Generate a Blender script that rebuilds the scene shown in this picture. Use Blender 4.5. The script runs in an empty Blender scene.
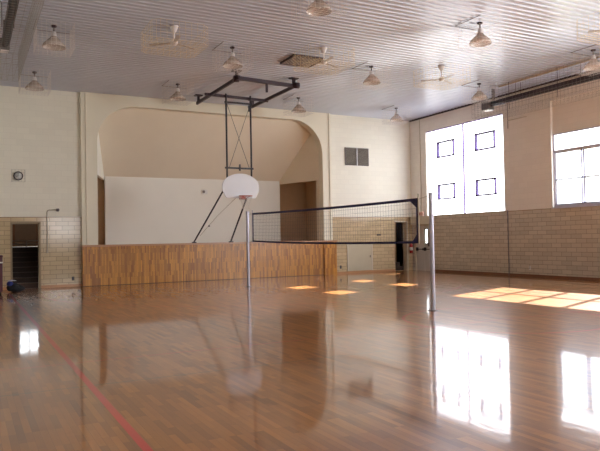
import bpy, bmesh, math, random
from mathutils import Vector, Matrix
random.seed(7)
SC = bpy.context.scene
COL = SC.collection
PI = math.pi

# ------------------------------------------------------------------ helpers
def srgb(r, g, b):
    f = lambda c: (c/255/12.92) if c/255 <= .04045 else ((c/255+.055)/1.055)**2.4
    return (f(r), f(g), f(b), 1)

class NT:
    """small node-tree helper"""
    def __init__(s, name):
        s.m = bpy.data.materials.new(name); s.m.use_nodes = True
        s.t = s.m.node_tree; s.t.nodes.clear()
        s.out = s.t.nodes.new('ShaderNodeOutputMaterial')
    def n(s, typ, **kw):
        nd = s.t.nodes.new('ShaderNode'+typ)
        for k, v in kw.items(): setattr(nd, k, v)
        return nd
    def l(s, a, b): s.t.links.new(a, b)
    def set(s, nd, **kw):
        for k, v in kw.items():
            k = k.replace('_', ' ')
            if hasattr(v, 'is_output') or isinstance(v, bpy.types.NodeSocket): s.l(v, nd.inputs[k])
            else: nd.inputs[k].default_value = v
        return nd
    def math(s, op, a, b=None, clamp=False):
        nd = s.n('Math', operation=op); nd.use_clamp = clamp
        for i, v in enumerate((a, b)):
            if v is None: continue
            if isinstance(v, bpy.types.NodeSocket): s.l(v, nd.inputs[i])
            else: nd.inputs[i].default_value = v
        return nd.outputs[0]
    def mix(s, f, a, b):
        nd = s.n('Mix', data_type='RGBA')
        for i, v in ((0, f), (6, a), (7, b)):
            if isinstance(v, bpy.types.NodeSocket): s.l(v, nd.inputs[i])
            else: nd.inputs[i].default_value = v
        return nd.outputs[2]
    def pos(s):
        g = s.n('NewGeometry'); x = s.n('SeparateXYZ'); s.l(g.outputs['Position'], x.inputs[0])
        return x.outputs[0], x.outputs[1], x.outputs[2], g.outputs['Position']
    def comb(s, x, y, z=0.0):
        c = s.n('CombineXYZ')
        for i, v in enumerate((x, y, z)):
            if isinstance(v, bpy.types.NodeSocket): s.l(v, c.inputs[i])
            else: c.inputs[i].default_value = v
        return c.outputs[0]

def plain(name, col, rough=.5, metal=0., spec=.5, noise=.06, scale=6., coat=0.):
    N = NT(name); b = N.n('BsdfPrincipled')
    tc = N.n('TexCoord'); nz = N.n('TexNoise'); N.set(nz, Scale=scale, Detail=3.); N.l(tc.outputs['Object'], nz.inputs['Vector'])
    dark = tuple(c*(1-noise*3) for c in col[:3])+(1,)
    c = N.mix(nz.outputs[0], dark, tuple(min(1, c*(1+noise)) for c in col[:3])+(1,))
    N.l(c, b.inputs['Base Color'])
    N.set(b, Roughness=rough, Metallic=metal, Specular_IOR_Level=spec, Coat_Weight=coat)
    N.l(b.outputs[0], N.out.inputs[0]); return N.m

def emis(name, col, strength, joints=False):
    N = NT(name); e = N.n('Emission')
    if joints:
        x, y, z, p = N.pos()
        br = N.n('TexBrick'); br.offset = 0.
        N.l(N.comb(y, z), br.inputs['Vector'])
        N.set(br, Color1=col, Color2=col, Mortar=tuple(c*.72 for c in col[:3])+(1,), Scale=1., Mortar_Size=.008, Brick_Width=.2, Row_Height=.2)
        N.l(br.outputs[0], e.inputs[0])
    else: e.inputs[0].default_value = col
    e.inputs[1].default_value = strength
    N.l(e.outputs[0], N.out.inputs[0]); return N.m

def wall_mat(name='painted_and_glazed_block', up=(240,237,222), low=(204,182,146), zsplit=2.4):
    N = NT(name); x, y, z, p = N.pos(); h = N.math('ADD', x, y)
    br = N.n('TexBrick'); N.l(N.comb(h, z), br.inputs['Vector'])
    N.set(br, Color1=srgb(*low), Color2=srgb(*(int(c*.93) for c in low)), Mortar=srgb(*(int(c*.72) for c in low)),
          Scale=1., Mortar_Size=.007, Mortar_Smooth=.2, Brick_Width=.4, Row_Height=.15, Bias=0.)
    up_br = N.n('TexBrick'); N.l(N.comb(h, z), up_br.inputs['Vector'])
    N.set(up_br, Color1=srgb(*up), Color2=srgb(*(int(c*.985) for c in up)), Mortar=srgb(*(int(c*.965) for c in up)),
          Scale=1., Mortar_Size=.008, Mortar_Smooth=.6, Brick_Width=.4, Row_Height=.2)
    nz = N.n('TexNoise'); N.l(p, nz.inputs['Vector']); N.set(nz, Scale=.7, Detail=4.)
    upc = N.mix(N.math('MULTIPLY', nz.outputs[0], .12), up_br.outputs[0], srgb(170,155,130))
    m = N.math('GREATER_THAN', z, zsplit)
    cap = N.math('LESS_THAN', N.math('ABSOLUTE', N.math('SUBTRACT', z, zsplit-.012)), .012)  # shade line at the wainscot cap, put into the wall colour as a dark band
    c = N.mix(m, br.outputs[0], upc); c = N.mix(cap, c, srgb(150,128,100))
    b = N.n('BsdfPrincipled'); N.l(c, b.inputs['Base Color'])
    nm = N.math('MULTIPLY', m, .5); N.l(N.math('ADD', nm, .13), b.inputs['Roughness'])
    bp = N.n('Bump'); N.set(bp, Strength=.35, Distance=.006)
    N.l(N.math('SUBTRACT', 1., br.outputs[1]), bp.inputs['Height']); N.l(bp.outputs[0], b.inputs['Normal'])
    N.l(b.outputs[0], N.out.inputs[0]); return N.m

def wood_strips(name, axis, cols, blen, bw, rough=.35, coat=.3):
    N = NT(name); x, y, z, p = N.pos()
    v = {'zx': N.comb(z, x), 'xz': N.comb(x, z), 'zy': N.comb(z, y)}[axis]
    br = N.n('TexBrick'); br.offset = .37; br.offset_frequency = 2; N.l(v, br.inputs['Vector'])
    N.set(br, Color1=srgb(*cols[0]), Color2=srgb(*cols[1]), Mortar=srgb(*cols[2]), Scale=1., Mortar_Size=.002, Brick_Width=blen, Row_Height=bw)
    nz = N.n('TexNoise'); mp = N.n('Mapping'); N.l(v, mp.inputs[0]); mp.inputs['Scale'].default_value = (1.5, 22, 1)
    N.l(mp.outputs[0], nz.inputs['Vector']); N.set(nz, Scale=1.6, Detail=4.)
    c = N.mix(N.math('MULTIPLY', nz.outputs[0], .8), br.outputs[0], srgb(*cols[3]))
    b = N.n('BsdfPrincipled'); N.l(c, b.inputs['Base Color']); N.set(b, Roughness=rough, Coat_Weight=coat, Coat_Roughness=.25)
    N.l(b.outputs[0], N.out.inputs[0]); return N.m

def floor_mat():
    N = NT('varnished_maple_strips'); x, y, z, p = N.pos()
    def strips(bl, bw, c1, c2, mo, off):
        br = N.n('TexBrick'); br.offset = off; br.offset_frequency = 3; br.squash = 1.
        N.l(N.comb(y, x), br.inputs['Vector'])
        N.set(br, Color1=srgb(*c1), Color2=srgb(*c2), Mortar=srgb(*mo), Scale=1., Mortar_Size=.0012, Mortar_Smooth=.3, Brick_Width=bl, Row_Height=bw); return br
    b1 = strips(.46, .0572, (204,132,56), (104,58,18), (76,42,16), .41)
    b2 = strips(.92, .1144, (196,130,58), (122,70,24), (134,84,34), .29)
    nz = N.n('TexNoise'); mp = N.n('Mapping'); N.l(p, mp.inputs[0]); mp.inputs['Scale'].default_value = (14, 1.2, 1)
    N.l(mp.outputs[0], nz.inputs['Vector']); N.set(nz, Scale=1.5, Detail=5.)
    c = N.mix(.45, b1.outputs[0], b2.outputs[0])
    c = N.mix(N.math('MULTIPLY', nz.outputs[0], .55), c, srgb(124,72,32))
    big = N.n('TexNoise'); N.l(p, big.inputs['Vector']); N.set(big, Scale=.35, Detail=2.)
    c = N.mix(N.math('MULTIPLY', big.outputs[0], .25), c, srgb(116,74,40))
    red = srgb(196,26,34)
    def band(d, w): return N.math('LESS_THAN', N.math('ABSOLUTE', d), w)
    def ring(cx, cy, r, w):
        dx = N.math('SUBTRACT', x, cx); dy = N.math('SUBTRACT', y, cy)
        d = N.math('SQRT', N.math('ADD', N.math('MULTIPLY', dx, dx), N.math('MULTIPLY', dy, dy)))
        return band(N.math('SUBTRACT', d, r), w)
    c = N.mix(N.math('MULTIPLY', band(N.math('SUBTRACT', y, 6.98), .025), .38), c, srgb(60,80,66))
    c = N.mix(N.math('MULTIPLY', band(N.math('SUBTRACT', y, 8.4), .025), .45), c, red)
    c = N.mix(N.math('MULTIPLY', ring(8.6, 8.5, 1.8, .03), .75), c, red)
    arc = N.math('MULTIPLY', ring(8.5, 19.4, 6.6, .03), N.math('LESS_THAN', y, 19.4))
    c = N.mix(N.math('MULTIPLY', arc, .6), c, red)
    c = N.mix(N.math('MULTIPLY', band(N.math('SUBTRACT', x, 1.15), .034), .97), c, red)
    b = N.n('BsdfPrincipled'); N.l(c, b.inputs['Base Color'])
    N.set(b, Roughness=.3, Specular_IOR_Level=.3, Coat_Weight=.88, Coat_Roughness=.06, Coat_IOR=1.5)
    # ripples of the varnish: strips slightly cupped plus slow unevenness
    w = N.n('TexNoise'); mw = N.n('Mapping'); N.l(p, mw.inputs[0]); mw.inputs['Scale'].default_value = (6, 1.3, 1)
    N.l(mw.outputs[0], w.inputs['Vector']); N.set(w, Scale=1., Detail=2.)
    bp = N.n('Bump'); N.set(bp, Strength=.3, Distance=.004); N.l(w.outputs[0], bp.inputs['Height'])
    bp2 = N.n('Bump'); N.set(bp2, Strength=.12, Distance=.002); N.l(b1.outputs[0], bp2.inputs['Height']); N.l(bp.outputs[0], bp2.inputs['Normal'])
    N.l(bp2.outputs[0], b.inputs['Coat Normal']); N.l(b.outputs[0], N.out.inputs[0]); return N.m

def glass_mat(name, tint=(1,1,1,1), refl=.12):
    N = NT(name); t = N.n('BsdfTransparent'); t.inputs[0].default_value = tint
    g = N.n('BsdfGlossy'); g.inputs['Roughness'].default_value = .03
    nz = N.n('TexNoise'); N.set(nz, Scale=2.); 
    m = N.n('MixShader'); N.l(N.math('MULTIPLY', nz.outputs[0], refl), m.inputs[0]); N.l(t.outputs[0], m.inputs[1]); N.l(g.outputs[0], m.inputs[2])
    N.l(m.outputs[0], N.out.inputs[0]); return N.m

def dome_mat():
    N = NT('prismatic_dome')
    t = N.n('BsdfTransparent'); t.inputs[0].default_value = (.9,.86,.82,1)
    b = N.n('BsdfPrincipled'); N.set(b, Base_Color=srgb(234,222,212), Roughness=.12, Coat_Weight=.8)
    nz = N.n('TexNoise'); N.set(nz, Scale=12.)
    m = N.n('MixShader'); N.l(N.math('ADD', N.math('MULTIPLY', nz.outputs[0], .2), .38), m.inputs[0]); N.l(t.outputs[0], m.inputs[1]); N.l(b.outputs[0], m.inputs[2])
    N.l(m.outputs[0], N.out.inputs[0]); return N.m

class MB:
    def __init__(s): s.v = []; s.f = []; s.sm = []
    def add(s, vs, fs, smooth=False):
        k = len(s.v); s.v += [tuple(v) for v in vs]; s.f += [tuple(i+k for i in f) for f in fs]; s.sm += [smooth]*len(fs); return s
    def box(s, x0, x1, y0, y1, z0, z1):
        v = [(x, y, z) for z in (z0, z1) for y in (y0, y1) for x in (x0, x1)]
        return s.add(v, [(0,2,3,1),(4,5,7,6),(0,1,5,4),(2,6,7,3),(0,4,6,2),(1,3,7,5)])
    def tube(s, a, b, r, n=8, r2=None, cap=True):
        a, b = Vector(a), Vector(b); d = (b-a).normalized(); r2 = r if r2 is None else r2
        u = d.orthogonal().normalized() if abs(d.z) > .99 else d.cross(Vector((0,0,1))).normalized(); w = d.cross(u)
        v = []
        for c, rr in ((a, r), (b, r2)):
            for i in range(n):
                t = 2*PI*i/n + PI/n; v.append(c+(u*math.cos(t)+w*math.sin(t))*rr)
        fs = [(i, (i+1) % n, n+(i+1) % n, n+i) for i in range(n)]
        s.add(v, fs, n > 4)
        if cap: s.add(v, [tuple(range(n-1, -1, -1)), tuple(range(n, 2*n))])
        return s
    def path(s, pts, r, n=6):
        for a, b in zip(pts, pts[1:]): s.tube(a, b, r, n)
        return s
    def bar(s, a, b, w, h):
        """rectangular bar from a to b, w across horizontally, h tall"""
        a, b = Vector(a), Vector(b); d = (b-a).normalized()
        u = d.cross(Vector((0,0,1))); u = Vector((1,0,0)) if u.length < .01 else u.normalized(); t = u.cross(d).normalized()
        v = [c+u*(sx*w/2)+t*(sz*h/2) for c in (a, b) for sx, sz in ((-1,-1),(1,-1),(1,1),(-1,1))]
        return s.add(v, [(3,2,1,0),(4,5,6,7),(0,1,5,4),(1,2,6,5),(2,3,7,6),(3,0,4,7)])
    def lathe(s, prof, n=24, c=(0,0,0), axis='z'):
        v = []
        for r, z in prof:
            for i in range(n):
                t = 2*PI*i/n; p = (r*math.cos(t), r*math.sin(t), z)
                if axis == 'y': p = (p[0], p[2], p[1])
                if axis == 'x': p = (p[2], p[0], p[1])
                v.append((p[0]+c[0], p[1]+c[1], p[2]+c[2]))
        fs = [(j*n+i, j*n+(i+1) % n, (j+1)*n+(i+1) % n, (j+1)*n+i) for j in range(len(prof)-1) for i in range(n)]
        return s.add(v, fs, True)
    def poly(s, pts, off):
        """closed polygon (3-D points) extruded by vector off"""
        n = len(pts); o = Vector(off); v = [Vector(p) for p in pts]+[Vector(p)+o for p in pts]
        return s.add(v, [tuple(range(n-1, -1, -1)), tuple(range(n, 2*n))]+[(i, (i+1) % n, n+(i+1) % n, n+i) for i in range(n)])
    def build(s, name, mat, parent=None, loc=(0,0,0), bevel=0):
        me = bpy.data.meshes.new(name); me.from_pydata(s.v, [], s.f); me.update()
        me.polygons.foreach_set('use_smooth', s.sm); me.materials.append(mat)
        o = bpy.data.objects.new(name, me); COL.objects.link(o); o.location = loc
        bm = bmesh.new(); bm.from_mesh(me); bmesh.ops.recalc_face_normals(bm, faces=bm.faces); bm.to_mesh(me); bm.free()
        if parent: o.parent = parent
        if bevel:
            b = o.modifiers.new('bevel', 'BEVEL'); b.width = bevel; b.segments = 2; b.limit_method = 'ANGLE'
        return o

def tag(o, label=None, cat=None, group=None, kind=None):
    for k, v in (('label', label), ('category', cat), ('group', group), ('kind', kind)):
        if v: o[k] = v
    return o
def thing(name, label, cat, loc=(0,0,0), group=None, kind=None):
    o = bpy.data.objects.new(name, None); COL.objects.link(o); o.location = loc; o.empty_display_size = .1
    return tag(o, label, cat, group, kind)
def struct(o): o['kind'] = 'structure'; return o
def copy_tree(o, loc=None, label=None, parent=None):
    c = o.copy(); COL.objects.link(c)
    if parent: c.parent = parent
    if loc is not None: c.location = loc
    if label: c['label'] = label
    for ch in [k for k in o.children]: copy_tree(ch, parent=c)
    return c

# ------------------------------------------------------------------ materials
M = {}
M['wall'] = wall_mat()
M['wall_right'] = wall_mat('right_wall_block', up=(246,242,234), low=(206,194,176))
M['floor'] = floor_mat()
M['ceiling'] = plain('white_steel_deck', srgb(180,184,198), rough=.32, noise=.02, spec=.8, coat=.35)
M['ceiling'].node_tree.nodes['Principled BSDF'].inputs['Coat Roughness'].default_value = .27
M['plaster'] = plain('cream_plaster', srgb(234,228,208), rough=.7, noise=.015, scale=1.5)
M['stage_white'] = plain('stage_back_paint', srgb(242,240,230), rough=.7, noise=.015, scale=1.5)
M['stage_beige'] = plain('stage_beige_paint', srgb(236,226,206), rough=.75, noise=.02, scale=1.5)
M['wing'] = plain('wing_brown_paint', srgb(206,178,144), rough=.8, noise=.03)
M['hall'] = plain('stairwell_paint', srgb(150,130,104), rough=.7, noise=.04)
M['stage_wood'] = wood_strips('stage_front_strips', 'zx', [(232,164,58),(130,74,18),(86,48,12),(164,104,30)], .42, .05)
M['trim_wood'] = wood_strips('orange_wood_trim', 'xz', [(196,150,108),(182,134,94),(150,104,70),(176,126,86)], 1.2, .2)
M['dark_base'] = plain('dark_wood_base', srgb(128,84,60), rough=.45, noise=.08)
M['dark_steel'] = plain('dark_brown_steel', srgb(58,42,50), rough=.45, metal=.2, noise=.08)
M['black_steel'] = plain('black_steel', srgb(32,26,36), rough=.45, noise=.08)
M['galv'] = plain('brushed_post_metal', srgb(176,176,190), rough=.35, metal=.55, noise=.05)
M['net_blue'] = plain('navy_net_tape', srgb(34,34,82), rough=.6, noise=.05)
M['net_cord'] = plain('dark_net_cord', srgb(96,92,104), rough=.8)
M['rope'] = plain('pale_cord', srgb(180,170,150), rough=.8)
M['board'] = plain('white_backboard', srgb(216,220,226), rough=.4, noise=.015)
M['rim'] = plain('orange_rim', srgb(176,62,44), rough=.4)
M['netw'] = plain('white_net_cord', srgb(226,220,210), rough=.8)
M['white_metal'] = plain('white_metal', srgb(226,224,226), rough=.35, noise=.02)
M['grey_metal'] = plain('grey_metal', srgb(120,112,112), rough=.45, metal=.2)
M['wire_white'] = plain('white_wire', srgb(214,208,204), rough=.4)
M['wire_cream'] = plain('cream_wire', srgb(220,200,160), rough=.45)
M['wire_grey'] = plain('grey_wire', srgb(150,146,140), rough=.5)
M['dome'] = dome_mat()
M['bulb'] = plain('frosted_bulb', srgb(244,240,232), rough=.2, coat=1.)
M['fan_blade'] = plain('beige_blade', srgb(170,160,152), rough=.5)
M['vent_dark'] = plain('grey_louver', srgb(176,168,154), rough=.6, noise=.1, scale=20)
M['vent_back'] = plain('dark_duct', srgb(58,50,44), rough=.9)
M['panel_green'] = plain('grey_green_panel', srgb(192,182,156), rough=.5, noise=.04, scale=3)
M['purple'] = plain('purple_frame', srgb(112,88,150), rough=.5)  # one even purple for window frame and vent sashes
M['win_white'] = plain('white_window_frame', srgb(206,206,222), rough=.4)
M['block_glow'] = emis('daylit_translucent_panel', srgb(250,250,255), 4.2, True)
M['glow'] = emis('daylit_frosted_glass', srgb(248,250,255), 4.2)
M['stair_glow'] = emis('daylit_stair_pane', srgb(240,246,250), 3.0)
M['glass'] = glass_mat('window_glass')
M['door_grey'] = plain('pale_grey_door', srgb(206,204,200), rough=.4, noise=.02)
M['stair_dark'] = plain('dark_stair_tread', srgb(58,40,34), rough=.6, noise=.1)
M['stair_edge'] = plain('worn_stair_nosing', srgb(84,62,52), rough=.5)
M['door_brown'] = plain('brown_door', srgb(112,90,72), rough=.5, noise=.05)
M['jamb'] = plain('brown_jamb', srgb(112,74,48), rough=.5, noise=.08)
M['maroon'] = plain('maroon_vinyl', srgb(84,26,40), rough=.45)
M['bag'] = plain('charcoal_fabric', srgb(34,36,42), rough=.8, noise=.15, scale=20)
M['bag_blue'] = plain('blue_fabric', srgb(40,50,120), rough=.8)
M['cloth_white'] = plain('white_cloth', srgb(206,206,214), rough=.9)
M['black'] = plain('black_plastic', srgb(18,18,20), rough=.4)
M['red'] = plain('red_enamel', srgb(176,34,30), rough=.3)
M['exit_face'] = plain('exit_sign_face', srgb(226,190,176), rough=.4)
M['paper'] = plain('white_label', srgb(232,232,228), rough=.6)
M['ground'] = plain('outside_grass', srgb(96,110,70), rough=.95, noise=.15, scale=.5)
M['shade'] = plain('header_cream', srgb(206,196,176), rough=.5)
M['tan'] = plain('tan_jamb', srgb(150,132,104), rough=.4)
M['conduit'] = plain('painted_conduit', srgb(176,164,142), rough=.5)
M['heater_hood'] = plain('heater_hood', srgb(60,47,54), rough=.4, metal=.3, noise=.1)
M['heater_tube'] = plain('heater_tube', srgb(44,32,34), rough=.5, metal=.2)
M['burner'] = plain('burner_box', srgb(120,114,112), rough=.4, metal=.3)

# ------------------------------------------------------------------ room dimensions
XL, XR, YF, YB, ZC, ZW = -.7, 17.84, -4.0, 23.08, 6.75, 2.40
T = .3
def wall_holes(mb, axis, at, th, a0, a1, z0, z1, holes):
    """slab with rectangular holes (a_lo,a_hi,z_lo,z_hi); axis 'x': wall runs along x at y=at..at+th; 'y': runs along y"""
    As = sorted({a0, a1, *[h[0] for h in holes], *[h[1] for h in holes]})
    Zs = sorted({z0, z1, *[h[2] for h in holes], *[h[3] for h in holes]})
    for a, b in zip(As, As[1:]):
        run = None
        for c, d in zip(Zs, Zs[1:]):
            am, cm = (a+b)/2, (c+d)/2
            if any(h[0] < am < h[1] and h[2] < cm < h[3] for h in holes): continue
            if axis == 'x': mb.box(a, b, min(at, at+th), max(at, at+th), c, d)
            else: mb.box(min(at, at+th), max(at, at+th), a, b, c, d)

# floor
struct(MB().box(XL-T, XR+T, YF-T, YB+.02, -.2, 0).build('floor', M['floor']))
# back wall: doorway to stairs (left), proscenium, stair door (right)
DL = (1.32, 2.215, 0, 2.2); DR = (16.88, 17.57, 0, 2.2)
mb = MB(); wall_holes(mb, 'x', YB, .25, XL-T, XR+T, 0, ZC, [DL, DR, (4.0, 13.3, 0, 6.5)])
struct(mb.build('wall_back', M['wall']))
# right wall
W1 = (17.46, 21.97, 2.42, 6.08); W2 = (10.62, 15.27, 2.42, 6.08); W3 = (3.78, 8.31, 2.42, 6.08); W4 = (-3.06, 1.47, 2.42, 6.08)
DX = (21.62, 22.93, 0, 2.04)
mb = MB(); wall_holes(mb, 'y', XR, T, YF, YB+.25, 0, ZC, [W1, W2, W3, W4, DX])
struct(mb.build('wall_right', M['wall_right']))
mb = MB(); wall_holes(mb, 'y', XL, -T, YF, YB+.25, 0, ZC, [])
struct(mb.build('wall_left', M['wall']))
mb = MB(); FW = (5.2, 7.6, 1.8, 3.5); wall_holes(mb, 'x', YF, -T, XL-T, XR+T, 0, ZC, [FW])
struct(mb.build('wall_front', M['wall']))
# ceiling: ribbed steel deck, ribs run across the room
mb = MB(); pitch = .2; y = YF; pts = []
while y < YB:
    pts += [(y, ZC+.06), (y+.02, ZC), (y+.13, ZC), (y+.15, ZC+.06)]; y += pitch
v = []; fs = []
for k, (yy, zz) in enumerate(pts): v += [(XL-.05, yy, zz), (XR+.05, yy, zz)]
for k in range(len(pts)-1): fs.append((2*k, 2*k+1, 2*k+3, 2*k+2))
mb.add(v, fs); mb.box(XL-T, XR+T, YF-T, YB+.25, ZC+.12, ZC+.3)
struct(mb.build('ceiling', M['ceiling']))
# ground outside
struct(MB().box(XR+T, 80, -40, 60, -.35, -.25).build('ground', M['ground']))

# proscenium surround with rounded arch
OX0, OX1, OZ0, OZ1, R = 4.09, 13.18, 1.40, 6.38, 1.36
SX0, SX1, SY0 = 3.55, 13.60, YB-.13
def arch(n=12):
    p = [(OX0, OZ0)]
    for i in range(n+1):
        t = PI-PI/2*i/n; p.append((OX0+R+R*math.cos(t), OZ1-R+R*math.sin(t)))
    for i in range(n+1):
        t = PI/2-PI/2*i/n; p.append((OX1-R+R*math.cos(t), OZ1-R+R*math.sin(t)))
    p.append((OX1, OZ0)); return p
A = arch(); mb = MB()
# outer ring: strips between arch polyline and outer rectangle
def outer(p):
    x, z = p
    if p == A[0]: return (SX0, OZ0)
    if p == A[-1]: return (SX1, OZ0)
    return None
k0 = 0; n = len(A); outr = []
for i, (x, z) in enumerate(A):
    if x < OX0+R*.999 and z < OZ1-R*.0:
        f = (z-OZ0)/(OZ1-OZ0); outr.append((SX0, OZ0+f*(ZC-OZ0)) if z < OZ1-R*.35 else (SX0+(x-OX0)/R*(OX0+R-SX0), ZC))
    elif x > OX1-R*.999: 
        f = (z-OZ0)/(OZ1-OZ0); outr.append((SX1, OZ0+f*(ZC-OZ0)) if z < OZ1-R*.35 else (SX1-(OX1-x)/R*(SX1-OX1+R), ZC))
    else: outr.append((x, ZC))
# make sure corners are filled
def quad(mb, a, b, c, d, y0, y1):
    mb.add([(p[0], yy, p[1]) for yy in (y0, y1) for p in (a, b, c, d)], [(0,1,2,3),(7,6,5,4),(0,4,5,1),(1,5,6,2),(2,6,7,3),(3,7,4,0)])
for i in range(n-1):
    a, b = A[i], A[i+1]; c, d = outr[i+1], outr[i]
    quad(mb, a, b, c, d, SY0, YB+.25)
    if d[1] < ZC and c[1] >= ZC and c[0] > SX0: quad(mb, d, (SX0, ZC), (SX0+.001, ZC), c, SY0, YB+.25)
    if c[1] < ZC and d[1] >= ZC and d[0] < SX1: quad(mb, d, (SX1-.001, ZC), (SX1, ZC), c, SY0, YB+.25)
struct(mb.build('wall_proscenium', M['plaster']))
# corner fillet pilaster lines
struct(MB().box(3.70, 3.74, SY0-.03, SY0+.001, 1.42, ZC).build('trim_2', M['plaster']))
struct(MB().tube((13.50, SY0-.02, 1.45), (13.50, SY0-.02, ZC), .015, 6).build('trim_3', M['shade']))

# stage front (wood strips) and floor
mb = MB().box(3.55, 13.12, SY0-.06, YB+.2, 0, 1.36); mb.box(13.12, 13.72, SY0-.11, YB-.001, 0, 1.36)
struct(mb.build('wall_stage_front', M['stage_wood']))
mb = MB().box(3.53, 13.74, SY0-.13, YB+.25, 1.36, 1.42)
struct(mb.build('trim_1', M['trim_wood']))
struct(MB().box(3.55, 13.12, SY0-.064, SY0-.06, 0, .012).build('baseboard_stage', M['stair_dark']))
SB = 25.60; BX0, BX1 = 4.84, 12.46; TZ = 4.05; OZ = 3.97
struct(MB().box(3.6, 14.1, YB+.25, 26.0, 1.2, 1.40).build('stage_floor', M['stage_wood']))
struct(MB().box(BX0, BX1, SB, SB+.15, 1.4, TZ+.05).build('wall_stage_back', M['stage_white']))
# sloped soffit
mb = MB(); mb.poly([(OX0-.1, YB+.2, OZ1+.02), (OX1+.1, YB+.2, OZ1+.02), (BX1+.05, SB+.1, TZ), (BX0-.05, SB+.1, TZ)], (0, .05, .12))
struct(mb.build('ceiling_stage', M['stage_beige']))
for nm, xa, xb in (('wall_stage_left', OX0, BX0), ('wall_stage_right', OX1, BX1)):
    sg = -1 if xa < 8 else 1
    mb = MB(); mb.poly([(xa, YB+.2, OZ), (xb, SB+.1, OZ), (xb, SB+.1, TZ+.1), (xa, YB+.2, OZ1+.1)], (sg*.12, 0, 0))
    struct(mb.build(nm, M['stage_white'] if sg < 0 else M['stage_beige']))
# right jamb strip of the side opening
struct(MB().box(OX1-.02, OX1+.12, YB+.2, YB+.42, 1.4, OZ).build('trim_4', M['stage_beige']))
# wings either side behind the opening
mb = MB(); mb.box(12.2, 12.3, SB+.1, 26, 1.4, 4.2); mb.box(BX1-.5, 14.2, 25.95, 26.05, 1.4, 4.2); mb.box(14.0, 14.1, YB+.25, 26, 1.4, 4.2); mb.poly([(13.24, YB+.25, 4.1), (12.55, SB+.16, 4.1), (12.3, SB+.16, 4.1), (12.3, 26, 4.1), (14.2, 26, 4.1), (14.2, YB+.25, 4.1)], (0, 0, .1))
struct(mb.build('wall_wing_right', M['wing']))
mb = MB(); mb.box(5.1, 5.2, SB+.1, 26, 1.4, 4.2); mb.box(3.6, BX0+.5, 25.95, 26.05, 1.4, 4.2); mb.box(3.55, 3.65, YB+.25, 26, 1.4, 4.2); mb.poly([(4.03, YB+.25, 4.1), (4.75, SB+.16, 4.1), (5.2, SB+.16, 4.1), (5.2, 26, 4.1), (3.6, 26, 4.1), (3.6, YB+.25, 4.1)], (0, 0, .1))
struct(mb.build('wall_wing_left', M['wing']))

mb = MB().box(XL-T, XR+T, YB+.25, 34, 6.9, 7.1); mb.box(XR, XR+T, YB+.26, 34, -.3, 6.9); mb.box(XL-T, XR+T, 33.8, 34, -.3, 6.9); mb.box(XL-T, XL, YB+.26, 34, -.3, 6.9)
struct(mb.build('annex_sun_block', M['plaster']))  # unseen roof and walls added to keep sun and sky off the back rooms
# left stairwell behind doorway: steps up to a landing, hall with a door and a high window at its end
mb = MB(); EY = 33.0
mb.box(1.0, 1.1, YB+.25, 26.2, 0, 4.8); mb.box(2.9, 3.0, YB+.25, 26.2, 0, 4.8)
mb.box(1.0, 3.5, YB+.25, EY, 4.7, 4.8); mb.box(3.4, 3.5, 26.2, EY, 1.4, 4.8); mb.box(2.9, 3.5, 26.1, 26.2, 0, 4.8); mb.box(1.0, 1.1, 26.2, EY, 1.4, 4.8)
wall_holes(mb, 'x', EY, .1, 1.0, 3.5, 1.38, 4.8, [(2.25, 3.05, 2.72, 3.95)])
struct(mb.build('wall_stairwell', M['hall']))
mb = MB(); nst = 8
for i in range(nst): mb.box(1.1, 2.9, YB+.35+i*.3, 26.3, i*.172, (i+1)*.172)
mb.box(1.1, 3.4, 26.2, EY, 1.2, 1.376)
st = thing('stairs_left', None, None, kind='structure'); mb.build('steps', M['stair_dark'], st)
mb = MB()
for i in range(nst): mb.box(1.1, 2.9, YB+.335+i*.3, YB+.37+i*.3, (i+1)*.172-.02, (i+1)*.172+.004)
mb.build('nosing', M['stair_edge'], st)
struct(MB().box(1.1, 2.9, YB+.2, YB+.4, -.1, 0).build('threshold', M['stair_dark']))
mb = MB().box(2.25, 3.05, EY+.04, EY+.06, 2.72, 3.95)
w = thing('window_5', None, None, kind='structure'); mb.build('pane', M['stair_glow'], w)
MB().box(2.63, 2.67, EY+.0, EY+.05, 2.72, 3.95).box(2.25, 3.05, EY, EY+.05, 3.3, 3.34).build('window_frame', M['win_white'], w)
d = thing('door_3', None, None, kind='structure')
MB().box(2.05, 3.0, EY-.06, EY-.01, 1.38, 2.7).build('leaf', M['door_brown'], d)
MB().box(1.95, 2.05, EY-.1, EY, 1.38, 2.72).box(3.0, 3.1, EY-.1, EY, 1.38, 2.72).build('door_frame', M['jamb'], d)
r = thing('handrail', 'metal handrail across the top of the dark stairs', 'handrail', (0, 0, 0))
MB().tube((1.25, 26.0, 1.62), (2.8, 26.0, 1.62), .018, 8).tube((1.25, 26.0, 1.50), (2.8, 26.0, 1.50), .018, 8).build('rail', M['grey_metal'], r)
for x in (1.27, 2.02, 2.78): MB().tube((x, 26.0, 1.37), (x, 26.0, 1.63), .02, 8).build('post', M['grey_metal'], r)
# doorway jamb left
d = thing('door_1', None, None, kind='structure')
MB().box(1.30, 1.36, YB-.015, YB+.27, 0, 2.2).box(2.17, 2.235, YB-.015, YB+.27, 0, 2.2).box(1.30, 2.235, YB-.015, YB+.27, 2.17, 2.235).build('door_frame', M['tan'], d)

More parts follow.
